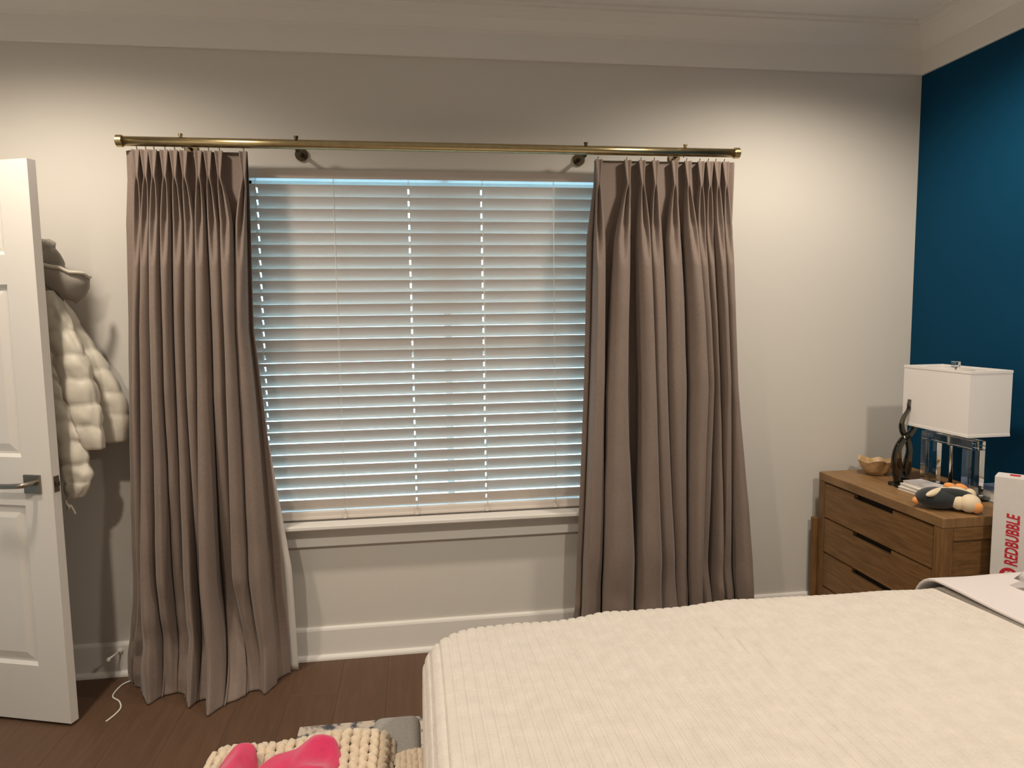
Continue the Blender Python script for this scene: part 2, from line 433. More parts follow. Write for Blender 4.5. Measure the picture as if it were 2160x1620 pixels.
# ------------------------------------------------------------------ blind
blind = thing('window_blind', (0.155, 0, 0.62), label='white horizontal slat blind hanging closed in the window', cat='blind')
BX0, BX1 = -0.695, 1.005
ox, oz = 0.155, 0.62
lad = [-0.617, -0.310, -0.003, 0.305, 0.612, 0.920]
holes = [-0.617, -0.003, 0.305, 0.920]
YS = 0.018
box('headrail', (BX0-ox, BX1-ox, -0.015, 0.045, 2.050-oz, 2.087-oz), 'slat', blind, bevel=0.002)
def slat_mesh(a=0.0260, th=0.0028, arch=0.0022):
    xs = [BX0]
    for h in holes: xs += [h-0.0034, h+0.0034]
    xs.append(BX1)
    ws = np.array([-1, -0.62, -0.42, 0.42, 0.62, 1])*a
    V, F = [], []
    nx, nw = len(xs), len(ws)
    for s in (0, 1):
        for xx in xs:
            for w in ws: V.append((xx-ox, w, arch*(1-(w/a)**2) + (th/2 if s == 0 else -th/2)))
    idx = lambda s, i, j: s*nx*nw + i*nw + j
    hole = lambda i, j: (i % 2 == 1) and j == 2
    for i in range(nx-1):
        for j in range(nw-1):
            if hole(i, j):
                a0, b0, c0, d0 = (i, j), (i+1, j), (i+1, j+1), (i, j+1)
                for p, q in ((a0, b0), (b0, c0), (c0, d0), (d0, a0)):
                    F.append((idx(0, *q), idx(0, *p), idx(1, *p), idx(1, *q)))
                continue
            F.append((idx(0, i, j), idx(0, i+1, j), idx(0, i+1, j+1), idx(0, i, j+1)))
            F.append((idx(1, i, j), idx(1, i, j+1), idx(1, i+1, j+1), idx(1, i+1, j)))
    for j in range(nw-1):
        F.append((idx(0, 0, j), idx(0, 0, j+1), idx(1, 0, j+1), idx(1, 0, j)))
        F.append((idx(0, nx-1, j+1), idx(0, nx-1, j), idx(1, nx-1, j), idx(1, nx-1, j+1)))
    for i in range(nx-1):
        F.append((idx(0, i+1, 0), idx(0, i, 0), idx(1, i, 0), idx(1, i+1, 0)))
        F.append((idx(0, i, nw-1), idx(0, i+1, nw-1), idx(1, i+1, nw-1), idx(1, i, nw-1)))
    me = mesh('slat', V, F)
    bm = bmesh.new(); bm.from_mesh(me); bmesh.ops.recalc_face_normals(bm, faces=bm.faces); bm.to_mesh(me); bm.free()
    return me
SM = slat_mesh()
PITCH = 0.04904
THETA = math.radians(66)
for k in range(1, 29):
    zt = 0.657 + PITCH*k           # height of the room-side top edge
    o = link('slat', SM, 'slat', blind)
    o.location = (0, YS, zt - 0.0260*math.sin(THETA) - oz)
    # sagging / slight irregularity near the bottom
    tw = 0.0 if k > 2 else (0.03 if k == 1 else -0.012)
    o.rotation_euler = (-THETA + tw + random.uniform(-0.012, 0.012), random.uniform(-0.0006, 0.0006), 0)
bm = bmesh.new(); bbox(bm, BX0-ox, BX1-ox, -0.004, 0.030, 0.617-oz, 0.655-oz, bevel=0.004); bbox(bm, BX0-ox, BX1-ox, -0.008, 0.0, 0.622-oz, 0.634-oz, bevel=0.002)
link('bottom_rail', bm_mesh(bm, 'bottom_rail'), 'slat', blind)
for x in lad:
    tubes('ladder_cord', [[(x-ox, YS-0.034, 2.05-oz), (x-ox, YS-0.034, 0.640-oz)], [(x-ox+0.004, YS-0.030, 2.05-oz), (x-ox+0.004, YS-0.030, 0.640-oz)]], 0.0008, 'cord', blind, sides=6)
    lathe('cord_plug', [(0.0, -0.006), (0.009, -0.006), (0.011, -0.003), (0.011, 0.001)], 'slat', blind, 14, 'y', (x-ox, -0.0095, 0.632-oz))

# ------------------------------------------------------------------ curtain rod
RZ, RY, RR = 2.158, -0.128, 0.0182
rod = thing('curtain_rod', (0.155, RY, RZ), label='long brass curtain rod above the window', cat='curtain rod')
tube('pole', [(-1.226, 0, 0), (-0.6, 0, 0), (0, 0, 0), (0.6, 0, 0), (1.226, 0, 0)], RR, 'brass', rod, 28)
for s in (-1, 1):
    lathe('end_cap', [(0.0, -0.013), (0.017, -0.013), (0.0225, -0.010), (0.0225, 0.010), (0.021, 0.012), (0.0, 0.012)], 'brass', rod, 28, 'x', (s*1.232, 0, 0))
for xb in (-0.857, -0.430, 0.728, 1.157):
    r = thing('bracket', (0, 0, 0)); r.parent = rod
    xx = xb-0.155
    inner = xb in (-0.430, 0.728)
    lathe('bracket_flange', [(0.0, 0.0), (0.026, 0.0), (0.026, 0.006), (0.020, 0.010), (0.0, 0.010)], 'bronze', r, 24, 'y', (xx, 0.1275-0.0095, -0.012 if inner else 0.004))
    tube('bracket_arm', ([(xx, 0.120, -0.012), (xx, 0.07, -0.014), (xx, 0.035, -0.018), (xx, 0.012, -0.017)] if inner else [(xx, 0.120, 0.004), (xx, 0.06, 0.003), (xx, 0.016, 0.002)]), 0.0085 if inner else 0.006, 'bronze', r, 10)
    tube('bracket_cup', [(xx, 0.0215*math.cos(a), 0.0215*math.sin(a)) for a in np.linspace(-0.9, 1.75, 16)], 0.003, 'bronze', r, 8)
    lathe('set_screw', [(0.0, 0.0), (0.006, 0.0), (0.006, 0.006), (0.0085, 0.006), (0.0085, 0.013), (0.0, 0.013)], 'bronze' if inner else 'brass', r, 12, 'z', (xx, -0.004, 0.0175))

# ------------------------------------------------------------------ curtains
def curtain(name, label, rows, bottom, ztop, seed, low_dep, bot_dep, depth=1.0):
    """rows: list of (z, [edgeL, 10 pleats, edgeR]); bottom: list of 12 (x, y)"""
    root = thing(name, ((rows[0][1][0]+rows[0][1][-1])/2, -0.12, 0.0), label=label, cat='curtain', group='taupe pinch pleat curtains')
    bx, by = root.location.x, root.location.y
    zs_key = [r[0] for r in rows]
    XS = np.array([r[1] for r in rows])
    def xs_at(z):
        return np.array([np.interp(z, zs_key[::-1], XS[::-1, k]) for k in range(12)])
    zl = list(np.linspace(ztop, ztop-0.5, 64)) + list(np.linspace(ztop-0.5, 0.42, 70))[1:] + list(np.linspace(0.42, 0.004, 60))[1:]
    prof = []
    rr = np.random.default_rng(seed)
    pv = rr.uniform(0.75, 1.25, 10)
    skew = rr.uniform(-0.25, 0.25, 10)
    B = np.array(bottom)
    for z in zl:
        t = ztop - z
        xs = xs_at(max(z, zs_key[-1]))
        w = max(0.0, min(1.0, (zs_key[-1]-z)/zs_key[-1]))
        wx = w*w*(3-2*w)
        w = w**2.1
        xs = xs*(1-wx) + B[:, 0]*wx
        key = lambda *kv: float(np.interp(t, [a for a, _ in kv], [b for _, b in kv]))
        back0 = key((0, -0.100), (0.35, -0.100), (0.9, -0.104))
        open_ = key((0, 0), (0.10, 0), (0.17, 0.30), (0.34, 0.8), (0.55, 1))
        fan = key((0, 0.0140), (0.06, 0.0085), (0.10, 0.0045), (0.135, 0.008), (0.27, 0.016), (0.5, 0.020))
        prot = key((0, 0.034), (0.10, 0.040), (0.3, 0.062), (0.6, 0.078), (1.2, 0.088), (1.7, 0.105))
        dip = key((0, -0.009), (0.10, -0.003), (0.14, -0.030), (0.26, -0.028), (0.44, 0.004), (0.6, 0.008))
        gmax = key((0, 0.075), (0.6, 0.080), (1.2, 0.10), (1.7, 0.14))
        dv_ = np.array([np.interp(z, [0.0, 0.45, 1.2], [bot_dep[i], low_dep[i], 1.0]) for i in range(10)])
        pts = [(xs[0], back0*(1-w)+B[0, 1]*w),
               (xs[0]*0.5+xs[1]*0.5, (back0-0.010)*(1-w)+(0.5*B[0, 1]+0.5*B[1, 1])*w)]
        for i in range(10):
            c = xs[i+1]
            gl = min(c-xs[i], gmax)/2 if i else min((c-xs[0])*0.6, 0.05)/2
            gr = min(xs[i+2]-c, gmax)/2 if i < 9 else min((xs[11]-c)*1.2, 0.06)/2
            pr = prot*(1+(pv[i]-1)*min(1, t/0.3))*dv_[i]*(1+(depth-1)*min(1, t/0.4))
            bl = 0.006+(gl*0.80-0.006)*open_; br = 0.006+(gr*0.80-0.006)*open_
            fl = fan*(1-open_)+gl*1.06*open_; fr = fan*(1-open_)+gr*1.06*open_
            yB = back0; yF = back0-pr; yD = back0-pr-dip*(dv_[i] if t > 0.4 else 1)
            yBl = yBr = yB
            if w > 0:
                bp, bc, bn = B[i], B[i+1], B[i+2]
                yF = yF*(1-w)+bc[1]*w; yD = yD*(1-w)+(bc[1]-0.004)*w
                yBl = yB*(1-w)+(0.5*(bc[1]+bp[1])+0.035*bot_dep[i])*w; yBr = yB*(1-w)+(0.5*(bc[1]+bn[1])+0.035*bot_dep[i])*w
                yBl = min(yBl, -0.05); yBr = min(yBr, -0.05)
            sk = skew[i]*open_*min(gl, gr)
            a1, a2 = 0.62-0.30*w, 0.97-0.35*w
            pts += [(c-bl, yBl), (c-fl*0.92+sk*0.4, yF*a1+yBl*(1-a1)), (c-fl*0.55*open_-fan*(1-open_)+sk, yF*a2+yBl*(1-a2)), (c+sk, yD),
                    (c+fr*0.55*open_+fan*(1-open_)+sk, yF*a2+yBr*(1-a2)), (c+fr*0.92+sk*0.4, yF*a1+yBr*(1-a1)), (c+br, yBr)]
        pts.append((xs[11], (back0-0.018)*(1-w)+B[11, 1]*w))
        cur = catmull(pts, 5)
        prof.append(np.column_stack([cur, np.full(len(cur), z)]))
    P = np.array(prof)
    N = P.shape[1]
    z = P[:, :, 2]; s = np.linspace(0, 1, N)[None, :]+0*z
    amp = np.interp(z, [0, 0.05, 0.25, 0.5, 1.0, 2.0, 2.12], [0.004, 0.012, 0.010, 0.004, 0.0025, 0.0015, 0.0])
    ca, sa = 0.8, 0.6
    nz = vnoise((P[:, :, 0]*ca+z*sa)*11+seed, (z*ca-P[:, :, 0]*sa)*8, s*3)
    P[:, :, 1] -= amp*nz
    # long wavering of the folds and one or two sharp dents where the cloth breaks on the floor
    P[:, :, 0] += 0.004*np.sin(z*2.6+s*9+seed)*np.clip((2.0-z)/0.5, 0, 1)
    dent = np.clip(1-np.abs(z-0.19-0.06*np.sin(s*23+seed))/0.07, 0, 1)
    P[:, :, 1] += 0.034*dent*np.clip(vnoise(s*14+seed, 0*s, 0.3), 0, 1)
    P[:, :, 1] = np.minimum(P[:, :, 1], np.where(z > 0.45, -0.0975, -0.044))
    P[:, :, 0] -= bx; P[:, :, 1] -= by
    o = link('fabric_panel', grid_mesh('fabric_panel', P), 'taupe', root, True)
    md = o.modifiers.new('thick', 'SOLIDIFY'); md.thickness = 0.0016; md.offset = 0
    x0, x1 = XS[0][0]-bx, XS[0][-1]-bx
    box('heading_tape', (x0+0.004, x1-0.004, 0.0235, 0.0255, ztop-0.09, ztop+0.003), 'lining', root)
    for k in range(10):
        xx = XS[0][k+1]-bx
        tube('carrier_hook', [(xx, 0.018, ztop-0.02), (xx, 0.010, ztop+0.002), (xx, 0.004, ztop+0.014)], 0.002, 'cord', root, 6)
    return root, P

left_rows = [(2.104, [-1.066, -1.023, -0.991, -0.961, -0.921, -0.886, -0.850, -0.798, -0.762, -0.722, -0.632, -0.618]),
             (2.02, [-1.068, -1.023, -0.991, -0.961, -0.921, -0.886, -0.850, -0.798, -0.762, -0.722, -0.632, -0.618]),
             (1.85, [-1.085, -1.026, -0.999, -0.960, -0.924, -0.882, -0.840, -0.799, -0.756, -0.704, -0.646, -0.618]),
             (1.436, [-1.102, -1.053, -1.029, -0.967, -0.931, -0.895, -0.850, -0.806, -0.751, -0.711, -0.666, -0.626]),
             (0.49, [-1.141, -1.101, -1.058, -0.997, -0.967, -0.907, -0.873, -0.828, -0.757, -0.723, -0.640, -0.560])]
left_bot = [(-1.195, -0.080), (-1.15, -0.125), (-1.048, -0.280), (-0.985, -0.215), (-0.945, -0.215), (-0.893, -0.330), (-0.852, -0.275), (-0.800, -0.400), (-0.72, -0.305), (-0.66, -0.240), (-0.612, -0.275), (-0.544, -0.115)]
cl, PL = curtain('curtain', 'taupe pinch pleat curtain beside the hanging jacket, pooling on floor', left_rows, left_bot, 2.128, 3, [0.35, 1.15, 0.85, 0.45, 1.0, 0.4, 1.3, 0.3, 0.8, 1.0], [0.4, 1.2, 0.2, 0.2, 0.9, 0.2, 1.2, 0.2, 0.2, 0.8], 1.15)
right_rows = [(2.104, [0.772, 0.784, 0.908, 0.970, 1.028, 1.113, 1.171, 1.230, 1.268, 1.302, 1.340, 1.384]),
              (2.02, [0.768, 0.782, 0.908, 0.970, 1.028, 1.113, 1.171, 1.230, 1.268, 1.302, 1.340, 1.382]),
              (1.80, [0.738, 0.776, 0.880, 0.974, 1.024, 1.107, 1.174, 1.227, 1.263, 1.295, 1.337, 1.376]),
              (1.158, [0.718, 0.751, 0.850, 0.995, 1.041, 1.128, 1.210, 1.264, 1.292, 1.316, 1.362, 1.398]),
              (0.40, [0.690, 0.724, 0.851, 0.995, 1.088, 1.154, 1.205, 1.249, 1.313, 1.338, 1.418, 1.475])]
right_bot = [(0.675, -0.10), (0.712, -0.20), (0.848, -0.235), (0.993, -0.25), (1.098, -0.24), (1.175, -0.20), (1.22, -0.23), (1.275, -0.26), (1.343, -0.21), (1.376, -0.22), (1.456, -0.23), (1.52, -0.11)]
cr, PR = curtain('curtain', 'taupe pinch pleat curtain beside the wooden chest of drawers', right_rows, right_bot, 2.122, 11, [0.8, 1.0, 0.9, 0.8, 0.7, 0.8, 0.6, 1.0, 0.5, 1.0], [0.6, 0.8, 0.8, 0.6, 0.5, 0.5, 0.5, 0.8, 0.3, 0.9], 1.3)
# white lining showing past the leading edge of the curtain by the jacket
lp = []
for z in np.linspace(0.98, 0.006, 40):
    w_ = np.interp(z, [0, 0.45, 0.75, 1.0, 1.25], [0.030, 0.036, 0.018, 0.006, 0.0])
    xe = np.interp(z, [0, 0.45, 1.43], [-0.545, -0.560, -0.632])
    lp.append([(xe-0.09+bxx*(w_+0.09)/4 - cl.location.x, -0.0945-0.010*bxx/4-0.006*max(0.0, math.sin(z*9+bxx))*(bxx/4) - cl.location.y, z) for bxx in range(5)])
o = link('lining', grid_mesh('lining', np.array(lp)), 'lining', cl, True)
o.modifiers.new('thick', 'SOLIDIFY').thickness = 0.001

# pull cord trailing from under the curtain
cordp = catmull([(-1.185, -0.09, 0.01), (-1.214, -0.11, 0.0035), (-1.216, -0.19, 0.003), (-1.175, -0.235, 0.003), (-1.150, -0.285, 0.003), (-1.152, -0.33, 0.003), (-1.166, -0.375, 0.003)], 8)
tube('pull_cord', cordp, 0.0028, 'cord', None, 8, label='thin white cord curling on the floor from under the curtain', cat='cord')
# door stop on the baseboard
ds = thing('door_stop', (-1.248, -0.017, 0.108), label='thin metal door stop screwed to the baseboard by the curtain', cat='door stop')
lathe('mount', [(0.0, 0.0), (0.011, 0.0), (0.011, -0.005), (0.006, -0.008), (0.0, -0.008)], 'cord', ds, 16, 'y')
tube('rod', [(0, -0.006, 0), (-0.006, -0.035, 0.001), (-0.014, -0.072, 0.002)], 0.004, 'cord', ds, 10)
lathe('rubber_tip', [(0.0, 0.004), (0.006, 0.004), (0.0075, 0.0), (0.0075, -0.008), (0.0, -0.010)], 'cord', ds, 14, 'y', (-0.0145, -0.074, 0.002))

# ------------------------------------------------------------------ door (local x runs from latch edge to hinge, local -y faces the room)
door = thing('door_1', (-1.28, -0.387, 0.012), math.radians(161.565)+math.pi, label='white six panel door standing open before the jacket', cat='door', **S)
# local frame: x negative towards hinge after the extra half turn
W_, H_, TH = 0.765, 2.023, 0.035
stile, midst = 0.119, 0.10
pwid = (W_-2*stile-midst)/2
rows_ = [(0.212, 0.815), (0.990, 1.601), (1.703, 1.905)]
cols_ = [(-stile-pwid, -stile), (-W_+stile, -W_+stile+pwid)]
frame_boxes = [(-stile, 0, 0, TH, 0, H_), (-W_, -W_+stile, 0, TH, 0, H_), (-stile-pwid-midst, -stile-pwid, 0, TH, 0, H_)]
zr = [0] + [v for r in rows_ for v in r] + [H_]
for c in cols_:
    for a, b in zip(zr[0::2], zr[1::2]):
        frame_boxes.append((c[0], c[1], 0, TH, a, b))
slab = boxes('slab', frame_boxes, 'door', door)
def panel_mesh(x0, x1, z0, z1):
    V, F = [], []
    rings = [(0.0, 0.0), (0.012, 0.010), (0.020, 0.010), (0.048, 0.0035)]
    for side in (0, 1):
        o = len(V)
        for ins, d in rings:
            y = d if side == 0 else TH-d
            V += [(x0+ins, y, z0+ins), (x1-ins, y, z0+ins), (x1-ins, y, z1-ins), (x0+ins, y, z1-ins)]
        for r in range(len(rings)-1):
            for k in range(4):
                k2 = (k+1) % 4
                F.append((o+r*4+k, o+r*4+k2, o+(r+1)*4+k2, o+(r+1)*4+k))
        q = o+(len(rings)-1)*4
        F.append((q, q+1, q+2, q+3))
    me = mesh('panel', V, F)
    bm = bmesh.new(); bm.from_mesh(me)
    bm.to_mesh(me); bm.free()
    return me
for c in cols_:
    for r in rows_:
        o = link('panel', panel_mesh(c[0], c[1], r[0], r[1]), 'door', door)
hz = 0.895
def lever(sgn, y0):
    h = thing('handle', (0, 0, 0)); h.parent = door
    d = -sgn
    box('rosette', (-0.112, -0.044, min(y0, y0+d*0.008), max(y0, y0+d*0.008), hz-0.034, hz+0.034), 'nickel', h, bevel=0.0015)
    tube('lever', catmull([(-0.066, y0+d*0.004, hz+0.006), (-0.066, y0+d*0.030, hz+0.006), (-0.070, y0+d*0.046, hz+0.006), (-0.084, y0+d*0.054, hz+0.005), (-0.13, y0+d*0.055, hz+0.002), (-0.195, y0+d*0.053, hz)], 6), 0.0095, 'nickel', h, 12)
lever(1, 0.0)
lever(-1, TH)
boxes('latch_plate', [(-0.0005, 0.0015, 0.006, 0.029, hz-0.030, hz+0.028)], 'nickel', door)
box('latch_bolt', (0.0, 0.011, 0.012, 0.023, hz-0.009, hz+0.009), 'bronze', door, bevel=0.002)
for zz in (0.2, 1.0, 1.8):
    lathe('hinge', [(0.0, 0.0), (0.007, 0.0), (0.007, 0.09), (0.0, 0.09)], 'nickel', door, 12, 'z', (-W_-0.004, TH+0.004, zz))
# door casing on the west wall
boxes('trim_5', [(XL-0.001, XL+0.018, DY0-0.085, DY0, 0, 2.06), (XL-0.001, XL+0.018, DY1, DY1+0.085, 0, 2.06), (XL-0.001, XL+0.018, DY0-0.085, DY1+0.085, 2.06, 2.145)],
      'trim', label='white casing around the open doorway', cat='door casing', **S)

# ------------------------------------------------------------------ jacket on the wall behind the door
hook = thing('coat_hook', (-1.40, -0.002, 1.76), label='small metal wall hook holding the white jacket', cat='hook')
lathe('plate', [(0, 0), (0.016, 0), (0.016, -0.005), (0, -0.007)], 'nickel', hook, 18, 'y')
tube('hook_arm', catmull([(0, -0.004, 0), (0, -0.03, -0.012), (0, -0.055, -0.006), (0, -0.062, 0.016)], 5), 0.0045, 'nickel', hook, 8)
jk = thing('puffer_jacket', (-1.38, -0.08, 0.78), label='white quilted puffer jacket hanging on wall behind the door', cat='jacket')
jo = np.array(jk.location)
def quilt(name, spine, seams, material='puffer', parent=jk, sides=28, puff=0.008, seed=0, per=10):
    """spine rows: (xc, yc, z, half width x, half depth y). One puffed baffle between consecutive rows."""
    sp = np.array(spine, float)
    kk = {'body': 0.985, 'collar': 0.985}.get(name, 0.968)      # how far out from the wall this layer hangs
    sp[:, 0] *= kk; sp[:, 1] = -3.023+(sp[:, 1]+3.023)*kk; sp[:, 2] = 1.481+(sp[:, 2]-1.481)*kk
    rows = []
    for i in range(len(sp)-1):
        for k in range(per):
            t = k/per
            c = sp[i]*(1-t)+sp[i+1]*t
            rows.append((c, math.sin(math.pi*t)**0.8, i+t))
    rows.append((sp[-1], 0.0, len(sp)-1))
    P = []
    for c, b, q in rows:
        ring = []
        for s in range(sides):
            a = 2*math.pi*s/sides
            ca, sa = math.cos(a), math.sin(a)
            e = 0.75
            ux = math.copysign(abs(ca)**e, ca); uy = math.copysign(abs(sa)**e, sa)
            g = 1.0
            nx_ = float(vnoise(np.array(s*0.55+seed), np.array(q*2.1), 0.0))
            g = puff*(b*0.9-0.45)+0.006*nx_
            ring.append((c[0]+ux*(c[3]+g), c[1]+uy*(c[4]+g), c[2]+0.010*float(vnoise(np.array(s*0.4), np.array(q*1.0+seed), 0.5))*(1 if 0 < q < len(sp)-1 else 0)))
        P.append(ring)
    P = np.array(P)-jo
    nu, nv = P.shape[:2]
    V = P.reshape(-1, 3).tolist(); F = []
    for i in range(nu-1):
        for s in range(nv):
            s2 = (s+1) % nv
            F.append((i*nv+s, i*nv+s2, (i+1)*nv+s2, (i+1)*nv+s))
    F.append(tuple(range(nv-1, -1, -1))); F.append(tuple((nu-1)*nv+s for s in range(nv)))
    me = mesh(name, V, F)
    bm = bmesh.new(); bm.from_mesh(me); bmesh.ops.recalc_face_normals(bm, faces=bm.faces); bm.to_mesh(me); bm.free()
    return link(name, me, material, parent, True)
# body: tall baffles hanging at the far side, widening downwards
quilt('body', [(-1.425, -0.055, 1.66, 0.045, 0.035), (-1.415, -0.06, 1.56, 0.075, 0.040), (-1.40, -0.06, 1.465, 0.105, 0.045), (-1.375, -0.06, 1.375, 0.135, 0.045),
               (-1.355, -0.06, 1.285, 0.160, 0.045), (-1.335, -0.06, 1.200, 0.178, 0.045), (-1.325, -0.06, 1.110, 0.185, 0.045), (-1.325, -0.06, 1.000, 0.176, 0.040)], None, seed=1)
# near sleeve
quilt('sleeve', [(-1.375, -0.12, 1.60, 0.022, 0.020), (-1.352, -0.125, 1.535, 0.030, 0.026), (-1.332, -0.13, 1.445, 0.046, 0.034), (-1.308, -0.13, 1.355, 0.056, 0.038),
                 (-1.288, -0.13, 1.260, 0.058, 0.038), (-1.272, -0.13, 1.165, 0.054, 0.036), (-1.258, -0.13, 1.075, 0.048, 0.034), (-1.240, -0.13, 0.985, 0.034, 0.028)], None, seed=5)
# front flap hanging lower, gathered by the hem drawcord
quilt('front_panel', [(-1.385, -0.135, 1.40, 0.026, 0.016), (-1.376, -0.14, 1.325, 0.030, 0.022), (-1.366, -0.14, 1.255, 0.036, 0.026), (-1.356, -0.14, 1.185, 0.040, 0.028), (-1.342, -0.14, 1.105, 0.044, 0.028),
                      (-1.328, -0.14, 1.020, 0.048, 0.030), (-1.312, -0.14, 0.935, 0.050, 0.030), (-1.306, -0.14, 0.860, 0.048, 0.028), (-1.325, -0.14, 0.795, 0.026, 0.018)], None, seed=9)
# hood: an open cup, its rim bright and its inside grey
hp = []
for i, (zz, f) in enumerate(((0, 0.35), (0.035, 0.75), (0.075, 0.95), (0.115, 1.0))):
    ring = []
    for s in range(25):
        a = math.pi*1.15*s/24 - math.pi*0.075
        xx = -1.335+0.092*f*math.cos(a)+0.012*(1-f); yy = -0.075-0.085*f*math.sin(a)
        ring.append((xx, yy, 1.565+zz*1.05-0.030*math.cos(a)*f+0.006*float(vnoise(np.array(s*0.5), np.array(i*1.3), 0.0))))
    hp.append(ring)
hp = np.array(hp); kk = 0.972
hp = np.stack([hp[..., 0]*kk, -3.023+(hp[..., 1]+3.023)*kk, 1.481+(hp[..., 2]-1.481)*kk], -1)-jo
o = link('hood', grid_mesh('hood', hp), 'pufferin', jk, True); md = o.modifiers.new('t', 'SOLIDIFY'); md.thickness = 0.012
tube('hood_rim', hp[-1]+np.array([0, 0, 0.003]), 0.0065, 'puffer', jk, 10)
quilt('collar', [(-1.405, -0.05, 1.80, 0.018, 0.012), (-1.39, -0.06, 1.765, 0.030, 0.022), (-1.375, -0.065, 1.70, 0.040, 0.030), (-1.37, -0.07, 1.62, 0.046, 0.034)], None, 'pufferin', seed=12)
tube('drawcord', catmull(np.array([(-1.345, -0.145, 0.800), (-1.352, -0.15, 0.785), (-1.340, -0.155, 0.765), (-1.350, -0.15, 0.755), (-1.338, -0.15, 0.770), (-1.328, -0.15, 0.752), (-1.322, -0.15, 0.735)])*0.968+np.array([0, -0.095, 0.047])-jo, 6), 0.0045, 'puffer', jk, 8)
tube('hanging_loop', catmull(np.array([(-1.372, -0.135, 1.695), (-1.355, -0.14, 1.690), (-1.352, -0.14, 1.668), (-1.366, -0.14, 1.660)])*0.968+np.array([0, -0.095, 0.047])-jo, 6), 0.003, 'puffer', jk, 8)

# ------------------------------------------------------------------ chest of drawers
CX0, CX1, CY0, CY1, CZ = 1.853, 2.325, -0.833, -0.06, 0.742
ch = thing('chest_of_drawers', (2.09, -0.447, 0.0), label='oak three drawer chest standing against the blue wall', cat='chest of drawers')
cx, cy = 2.09, -0.447
def cb(name, d, material, bevel=0.003, parent=ch, **k):
    return box(name, (d[0]-cx, d[1]-cx, d[2]-cy, d[3]-cy, d[4], d[5]), material, parent, bevel, **k)
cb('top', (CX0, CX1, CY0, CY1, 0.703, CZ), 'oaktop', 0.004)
cb('front_post', (CX0+0.001, CX0+0.045, CY0+0.001, CY0+0.046, 0.0, 0.703), 'oakend')
cb('front_post', (CX0+0.001, CX0+0.045, CY1-0.047, CY1-0.001, 0.0, 0.703), 'oakend')
cb('rear_post', (CX1-0.045, CX1-0.001, CY0+0.001, CY0+0.046, 0.0, 0.703), 'oakend')
cb('rear_post', (CX1-0.045, CX1-0.001, CY1-0.047, CY1-0.001, 0.0, 0.703), 'oakend')
for ys, yb_ in ((CY0+0.001, CY0+0.035), (CY1-0.035, CY1-0.001)):
    cb('side_rail', (CX0+0.045, CX1-0.045, ys, yb_, 0.655, 0.703), 'oak')
    cb('side_rail', (CX0+0.045, CX1-0.045, ys, yb_, 0.10, 0.16), 'oak')
cb('side_panel', (CX0+0.045, CX1-0.045, CY0+0.010, CY0+0.025, 0.16, 0.655), 'oak', 0)
cb('side_panel', (CX0+0.045, CX1-0.045, CY1-0.025, CY1-0.010, 0.16, 0.655), 'oak', 0)
cb('back_panel', (CX1-0.020, CX1-0.008, CY0+0.046, CY1-0.047, 0.10, 0.703), 'oak', 0)
cb('wall_batten', (CX0-0.016, CX0+0.004, CY1-0.0005, CY1+0.030, 0.0, 0.520), 'oakend', 0.002)
cb('gap_shade_sheet', (CX0+0.030, CX0+0.036, CY0+0.046, CY1-0.047, 0.08, 0.703), 'shadow_gap', 0)  # added dark sheet, paints the shade seen in the drawer gaps
zt = 0.6960
dh = 0.1560; pitch_d = 0.1625
for k in range(4):
    z1 = zt - k*pitch_d; z0 = z1 - dh
    if k == 3:
        cb('bottom_rail', (CX0+0.003, CX0+0.028, CY0+0.046, CY1-0.047, 0.09, z1), 'oak')
        break
    y0_, y1_ = CY0+0.0485, CY1-0.0495
    # drawer front with a finger notch cut into the upper edge
    ya, yb_ = -0.565, -0.320
    bm = bmesh.new()
    for d in ((y0_, ya, z0, z1), (yb_, y1_, z0, z1), (ya, yb_, z0, z1-0.017)):
        bbox(bm, CX0+0.003-cx, CX0+0.024-cx, d[0]-cy, d[1]-cy, d[2], d[3])
    bmesh.ops.remove_doubles(bm, verts=bm.verts, dist=1e-5)
    dr = link('drawer', bm_mesh(bm, 'drawer'), 'oak', ch)
    box('pull', (CX0+0.004-cx, CX0+0.020-cx, ya-cy+0.001, yb_-cy-0.001, z1-0.0165, z1-0.0125), 'bronze', dr, bevel=0.001)

# things on the chest -------------------------------------------------
ZT = CZ
# bowl of rough stone
bw = thing('stone_bowl', (2.068, -0.165, ZT), label='rough edged tan stone bowl at the wall end of the chest', cat='bowl')
rows_b = []
nb = 44
for (rr_, hh, inn) in ((0.0, 0.0, 0), (0.040, 0.001, 0), (0.058, 0.016, 0), (0.074, 0.040, 0), (0.086, 0.062, 0), (0.078, 0.062, 1), (0.062, 0.040, 1), (0.040, 0.022, 1), (0.0, 0.016, 1)):
    ring = []
    for i in range(nb):
        a = 2*math.pi*i/nb
        n1 = float(vnoise(np.array(2.2*math.cos(a)+5), np.array(2.2*math.sin(a)+5), 0.3)); n2 = float(vnoise(np.array(5*math.cos(a)+9), np.array(5*math.sin(a)+3), hh*30))
        k = hh/0.06
        r2 = rr_*(1+0.16*n1*k+0.07*n2*k); h2 = hh*(1+0.30*n1) + 0.006*n2*k
        ring.append((r2*math.cos(a)*0.95, r2*math.sin(a)*0.80, max(0, h2)))
    rows_b.append(ring)
me = grid_mesh('bowl_shell', np.array(rows_b).transpose(1, 0, 2), True)
link('bowl_shell', me, 'stone', bw, False)

